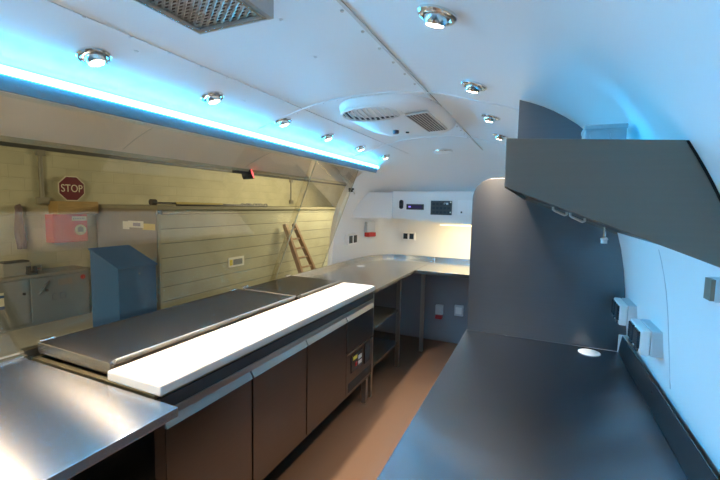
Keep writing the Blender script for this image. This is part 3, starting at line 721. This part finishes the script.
# bench of grey steel cupboards
BXF = -7.45
bz = .345
t = thing('workbench', 'grey steel workbench with cupboard doors along the garage wall', 'workbench', (-7.7,2.5,G))
bx(-8.0,BXF,.2,4.44,bz-.04,bz).build('bench_top', mat('bench_top', (.30,.29,.24), .5), t)
bx(-7.98,BXF-.03,.25,4.42,G,bz-.04).build('carcass', GREYPAINT, t)
for y0, y1 in ((.3,1.6),(1.62,2.6),(2.62,3.47),(3.50,4.40)):
    d = bx(BXF-.03,BXF-.008,y0,y1,G+.06,bz-.06).build('door', GREYPAINT, t, bevel=.003)
    if y0 > 2:
        m_ = MB(); m_.lathe([(.022,0),(.022,.02),(.0001,.022)], 14, Matrix.Translation((BXF-.008,(y1-.07) if y0 < 3 else y0+.22,.06)) @ Matrix.Rotation(PI/2,4,'Y')); m_.build('knob', BLACK, d)
    if y0 > 3:
        m_ = MB(); m_.tube([(BXF+.01,y0+.10,.02),(BXF+.02,y0+.25,.22)], .012, 8); m_.build('lever_handle', CHROME, d)
        bx(BXF-.009,BXF-.004,y0+.40,y0+.62,.11,.22).build('paper_label', mat('dim_label', (.30,.26,.22), .6), d)
        m_ = MB(); m_.lathe([(.04,0),(.04,.01),(.0001,.012)], 18, Matrix.Translation((BXF-.008,y0+.80,.20)) @ Matrix.Rotation(PI/2,4,'Y')); m_.build('red_knob', REDPL, d)
        m_ = MB()
        m_.tube([(BXF-.006,y0+.36,-.02),(BXF-.006,y0+.30,-.02),(BXF-.006,y0+.30,-.12),(BXF-.006,y0+.36,-.12)], .006, 6)
        m_.tube([(BXF-.006,y0+.42,-.02),(BXF-.006,y0+.50,-.02),(BXF-.006,y0+.50,-.12),(BXF-.006,y0+.42,-.12),(BXF-.006,y0+.42,-.02)], .006, 6)
        m_.build('stencil_mark', INK, d)
    if 2 < y0 < 3:
        bx(BXF-.009,BXF-.004,y0+.02,y0+.52,-.13,.13).build('notice', PAPER, d)
        bx(BXF-.005,BXF-.002,y0+.02,y0+.52,-.13,-.08).build('blue_band', BLUEP, d); bx(BXF-.005,BXF-.002,y0+.02,y0+.52,.05,.09).build('blue_band', BLUEP, d)
t = thing('tool_case', 'grey metal tool case on the workbench', 'tool case', (-7.7,3.42,bz))
bx(-7.80,-7.62,3.22,3.60,bz,bz+.20, bev=.01).build('case', mat('case_grey', (.34,.34,.30), .5), t); bx(-7.80,-7.62,3.24,3.58,bz+.20,bz+.23, bev=.008).build('lid', IRON, t)
t = thing('bench_vice', 'small dark iron vice at the right end of the tool case', 'vice', (-7.58,3.56,bz))
bx(-7.60,-7.50,3.50,3.64,bz,bz+.05, bev=.008).build('base', IRON, t); bx(-7.58,-7.52,3.50,3.55,bz+.05,bz+.14, bev=.006).build('fixed_jaw', IRON, t); bx(-7.58,-7.52,3.59,3.63,bz+.05,bz+.13, bev=.006).build('moving_jaw', IRON, t)
m_ = MB(); m_.tube([(-7.55,3.55,bz+.075),(-7.55,3.70,bz+.075)], .015, 10); m_.tube([(-7.55,3.70,bz+.02),(-7.55,3.70,bz+.14)], .008, 8); m_.build('screw_bar', CHROME, t)
# painted timber hut
t = thing('storage_hut', 'long low boarded storage hut painted pale green against the garage wall', 'hut', (-7.1,8,G))
bx(-7.98,-6.24,4.93,13.2,G,1.44).build('boarded_walls', GBOARD, t)
bx(-7.98,-6.26,4.90,4.93,G,1.44).build('end_wall', GBROWN, t)
bx(-7.99,-6.18,4.86,13.3,1.44,1.505).build('roof_board', mat('roof_board', (.34,.32,.21), .6), t)
bx(-6.245,-6.215,4.905,4.95,G,1.44).build('corner_post', mat('post_paint', (.40,.38,.26), .6), t)
bx(-6.242,-6.205,4.88,4.98,1.36,1.43).build('corner_bracket', CHROME, t)
bx(-6.24,-6.225,6.66,7.16,.14,.36).build('notice_board', PAPER, t); bx(-6.226,-6.222,6.80,7.10,.18,.31).build('notice_print', GREYPAINT, t)
bx(-6.226,-6.222,6.69,6.78,.18,.31).build('yellow_print', YEL, t)
# tape on its end wall
o = bx(-6.63,-6.30,4.894,4.899,1.06,1.175).build('tape', YELLOWP, loc=(-6.5,4.896,1.1)); tag(o, 'yellow tape strip on the brown end of the hut, right of the paper label', 'tape')
t = thing('paper_label', 'cream paper label with grey print on the brown end of the hut', 'label', (-6.8,4.896,1.1))
bx(-7.02,-6.60,4.890,4.8945,1.09,1.215).build('paper', PAPER, t); bx(-6.88,-6.68,4.8875,4.8905,1.12,1.18).build('print', mat('grey_print', (.35,.33,.38), .6), t)
o = bx(-7.18,-7.00,4.894,4.899,1.05,1.20).build('paper_label', PAPER, loc=(-7.1,4.896,1.1)); tag(o, 'blank square paper at the left end of the paper label on the hut', 'label')
# poles on the hut roof
t = thing('telescopic_pole', 'long telescopic pole with a yellow grip lying on the hut roof', 'pole', (-6.35,6.2,1.505))
m_ = MB(); m_.tube([(-6.35,4.95,1.555),(-6.35,7.4,1.53)], .022, 10); m_.build('shaft', CHROME, t, smooth=True)
m_ = MB(); m_.tube([(-6.35,4.86,1.57),(-6.35,4.96,1.57)], .055, 12); m_.build('end_plug', IRON, t)
m_ = MB(); m_.tube([(-6.35,5.40,1.552),(-6.35,6.6,1.540)], .03, 10); m_.build('yellow_grip', YELLOWP, t, smooth=True)
m_ = MB(); m_.tube([(-6.28,5.35,1.522),(-6.28,8.1,1.522)], .016, 8); tag(m_.build('rod', BLACK, loc=(-6.28,6.5,1.522)), 'thin black rod lying beside the telescopic pole on the hut roof', 'rod')
t = thing('chain_hoist', 'small dark clump of chain at the far end of the telescopic pole', 'chain', (-6.4,7.7,1.505))
m_ = MB()
for q in range(9):
    c = Vector((-6.42+.05*math.sin(q*1.7), 7.35+.10*q, 1.548)); m_.tube([c+Vector((0,.06*math.cos(a),.025*math.sin(a))) for a in [2*PI*i/10 for i in range(11)]], .014, 6)
m_.build('links', IRON, t)
# blue slant-top cabinet
t = thing('blue_cabinet', 'blue steel cabinet with a slanted top in front of the hut', 'cabinet', (-5.75,3.9,G))
P = [(-6.05,G),(-5.42,G),(-5.42,.60),(-6.05,.845)]
MB().prism(P, 3.60, 4.21).build('body', BLUEP, t, bevel=.006)
MB().prism([(-6.06,.847),(-5.40,.592),(-5.395,.615),(-6.06,.872)], 3.585, 4.225).build('lid', BLUEP, t, bevel=.004)
m_ = MB(); m_.lathe([(.012,0),(.012,.012),(.0001,.014)], 12, Matrix.Translation((-5.42,3.92,.50)) @ Matrix.Rotation(PI/2,4,'Y')); m_.build('lock', CHROME, t)
# ladder leaning on the hut
t = thing('step_ladder', 'brown wooden step ladder leaning on the hut near the far glass edge', 'ladder', (-5.9,9.2,G))
for y0, y1 in ((8.72,8.60),(9.42,9.02)):
    m_ = MB(); a = Vector((-5.55,y0,G)); b = Vector((-6.10,y1,1.05)); d = Vector((0,.045,0)); e = Vector((.05,0,.02))
    m_.add([a-d-e,a+d-e,a+d+e,a-d+e,b-d-e,b+d-e,b+d+e,b-d+e], [(0,1,2,3),(4,5,6,7),(0,1,5,4),(1,2,6,5),(2,3,7,6),(3,0,4,7)]); m_.build('stile', LADW, t)
for q in range(6):
    f = (q+.6)/6.2; a = Vector((-5.55,8.72,G)).lerp(Vector((-6.10,8.60,1.05)), f); b = Vector((-5.55,9.42,G)).lerp(Vector((-6.10,9.02,1.05)), f)
    m_ = MB(); m_.tube([a,b], .026, 8); m_.build('rung', LADW, t)
o = bx(-5.93,-5.88,8.20,8.42,.30,.37).build('yellow_tag', YELLOWP, loc=(-5.9,8.3,.3)); bpy.data.objects.remove(o)

# ------------------------------------------------------------------ light
def area(name, loc, rot, sx, sy, e, col):
    l = bpy.data.lights.new(name, 'AREA'); l.shape = 'RECTANGLE'; l.size = sx; l.size_y = sy; l.energy = e; l.color = col
    o = bpy.data.objects.new(name, l); C.objects.link(o); o.location = loc; o.rotation_euler = rot; return o
area('garage_lamp', (-4.5,-1.6,3.15), (math.radians(22),math.radians(32),0), 2.0, 2.0, 330, (1,.91,.68))
area('garage_lamp', (-4.5,10.5,3.15), (math.radians(-22),math.radians(32),0), 2.0, 2.6, 400, (1,.91,.68))
# added beam: extra blue light aimed from the LED strip at the right wall
o = area('added_led_beam', (-1.490,1.36,1.972), (0,math.radians(-66),0), .022, 4.7, 21, (.03,.50,1.0)); o.data.spread = math.radians(95)
w = bpy.data.worlds.new('World'); bpy.context.scene.world = w; w.use_nodes = True
bg = w.node_tree.nodes['Background']; bg.inputs[0].default_value = (.75,.78,.8,1); bg.inputs[1].default_value = .12

# ------------------------------------------------------------------ camera
sc = bpy.context.scene
yaw, pit, rol = math.radians(24.4216), math.radians(-5.0410), math.radians(1.1304)
cy, sy, cp, sp, cr, sr = math.cos(yaw), math.sin(yaw), math.cos(pit), math.sin(pit), math.cos(rol), math.sin(rol)
f = Vector((-sy*cp, cy*cp, sp)); r0 = Vector((cy,sy,0)); u0 = r0.cross(f)
rt = cr*r0 + sr*u0; up = -sr*r0 + cr*u0
cam = bpy.data.cameras.new('camera'); co = bpy.data.objects.new('camera', cam); C.objects.link(co)
cam.sensor_width = 36; cam.lens = 391.237/720*36; cam.clip_start = .02
co.matrix_world = Matrix(((rt.x,up.x,-f.x,0),(rt.y,up.y,-f.y,0),(rt.z,up.z,-f.z,1.583),(0,0,0,1)))
sc.camera = co
sc.view_settings.view_transform = 'Standard'; sc.view_settings.look = 'None'; sc.view_settings.gamma = 1; sc.view_settings.use_curve_mapping = False
sc.view_settings.exposure = 0.0
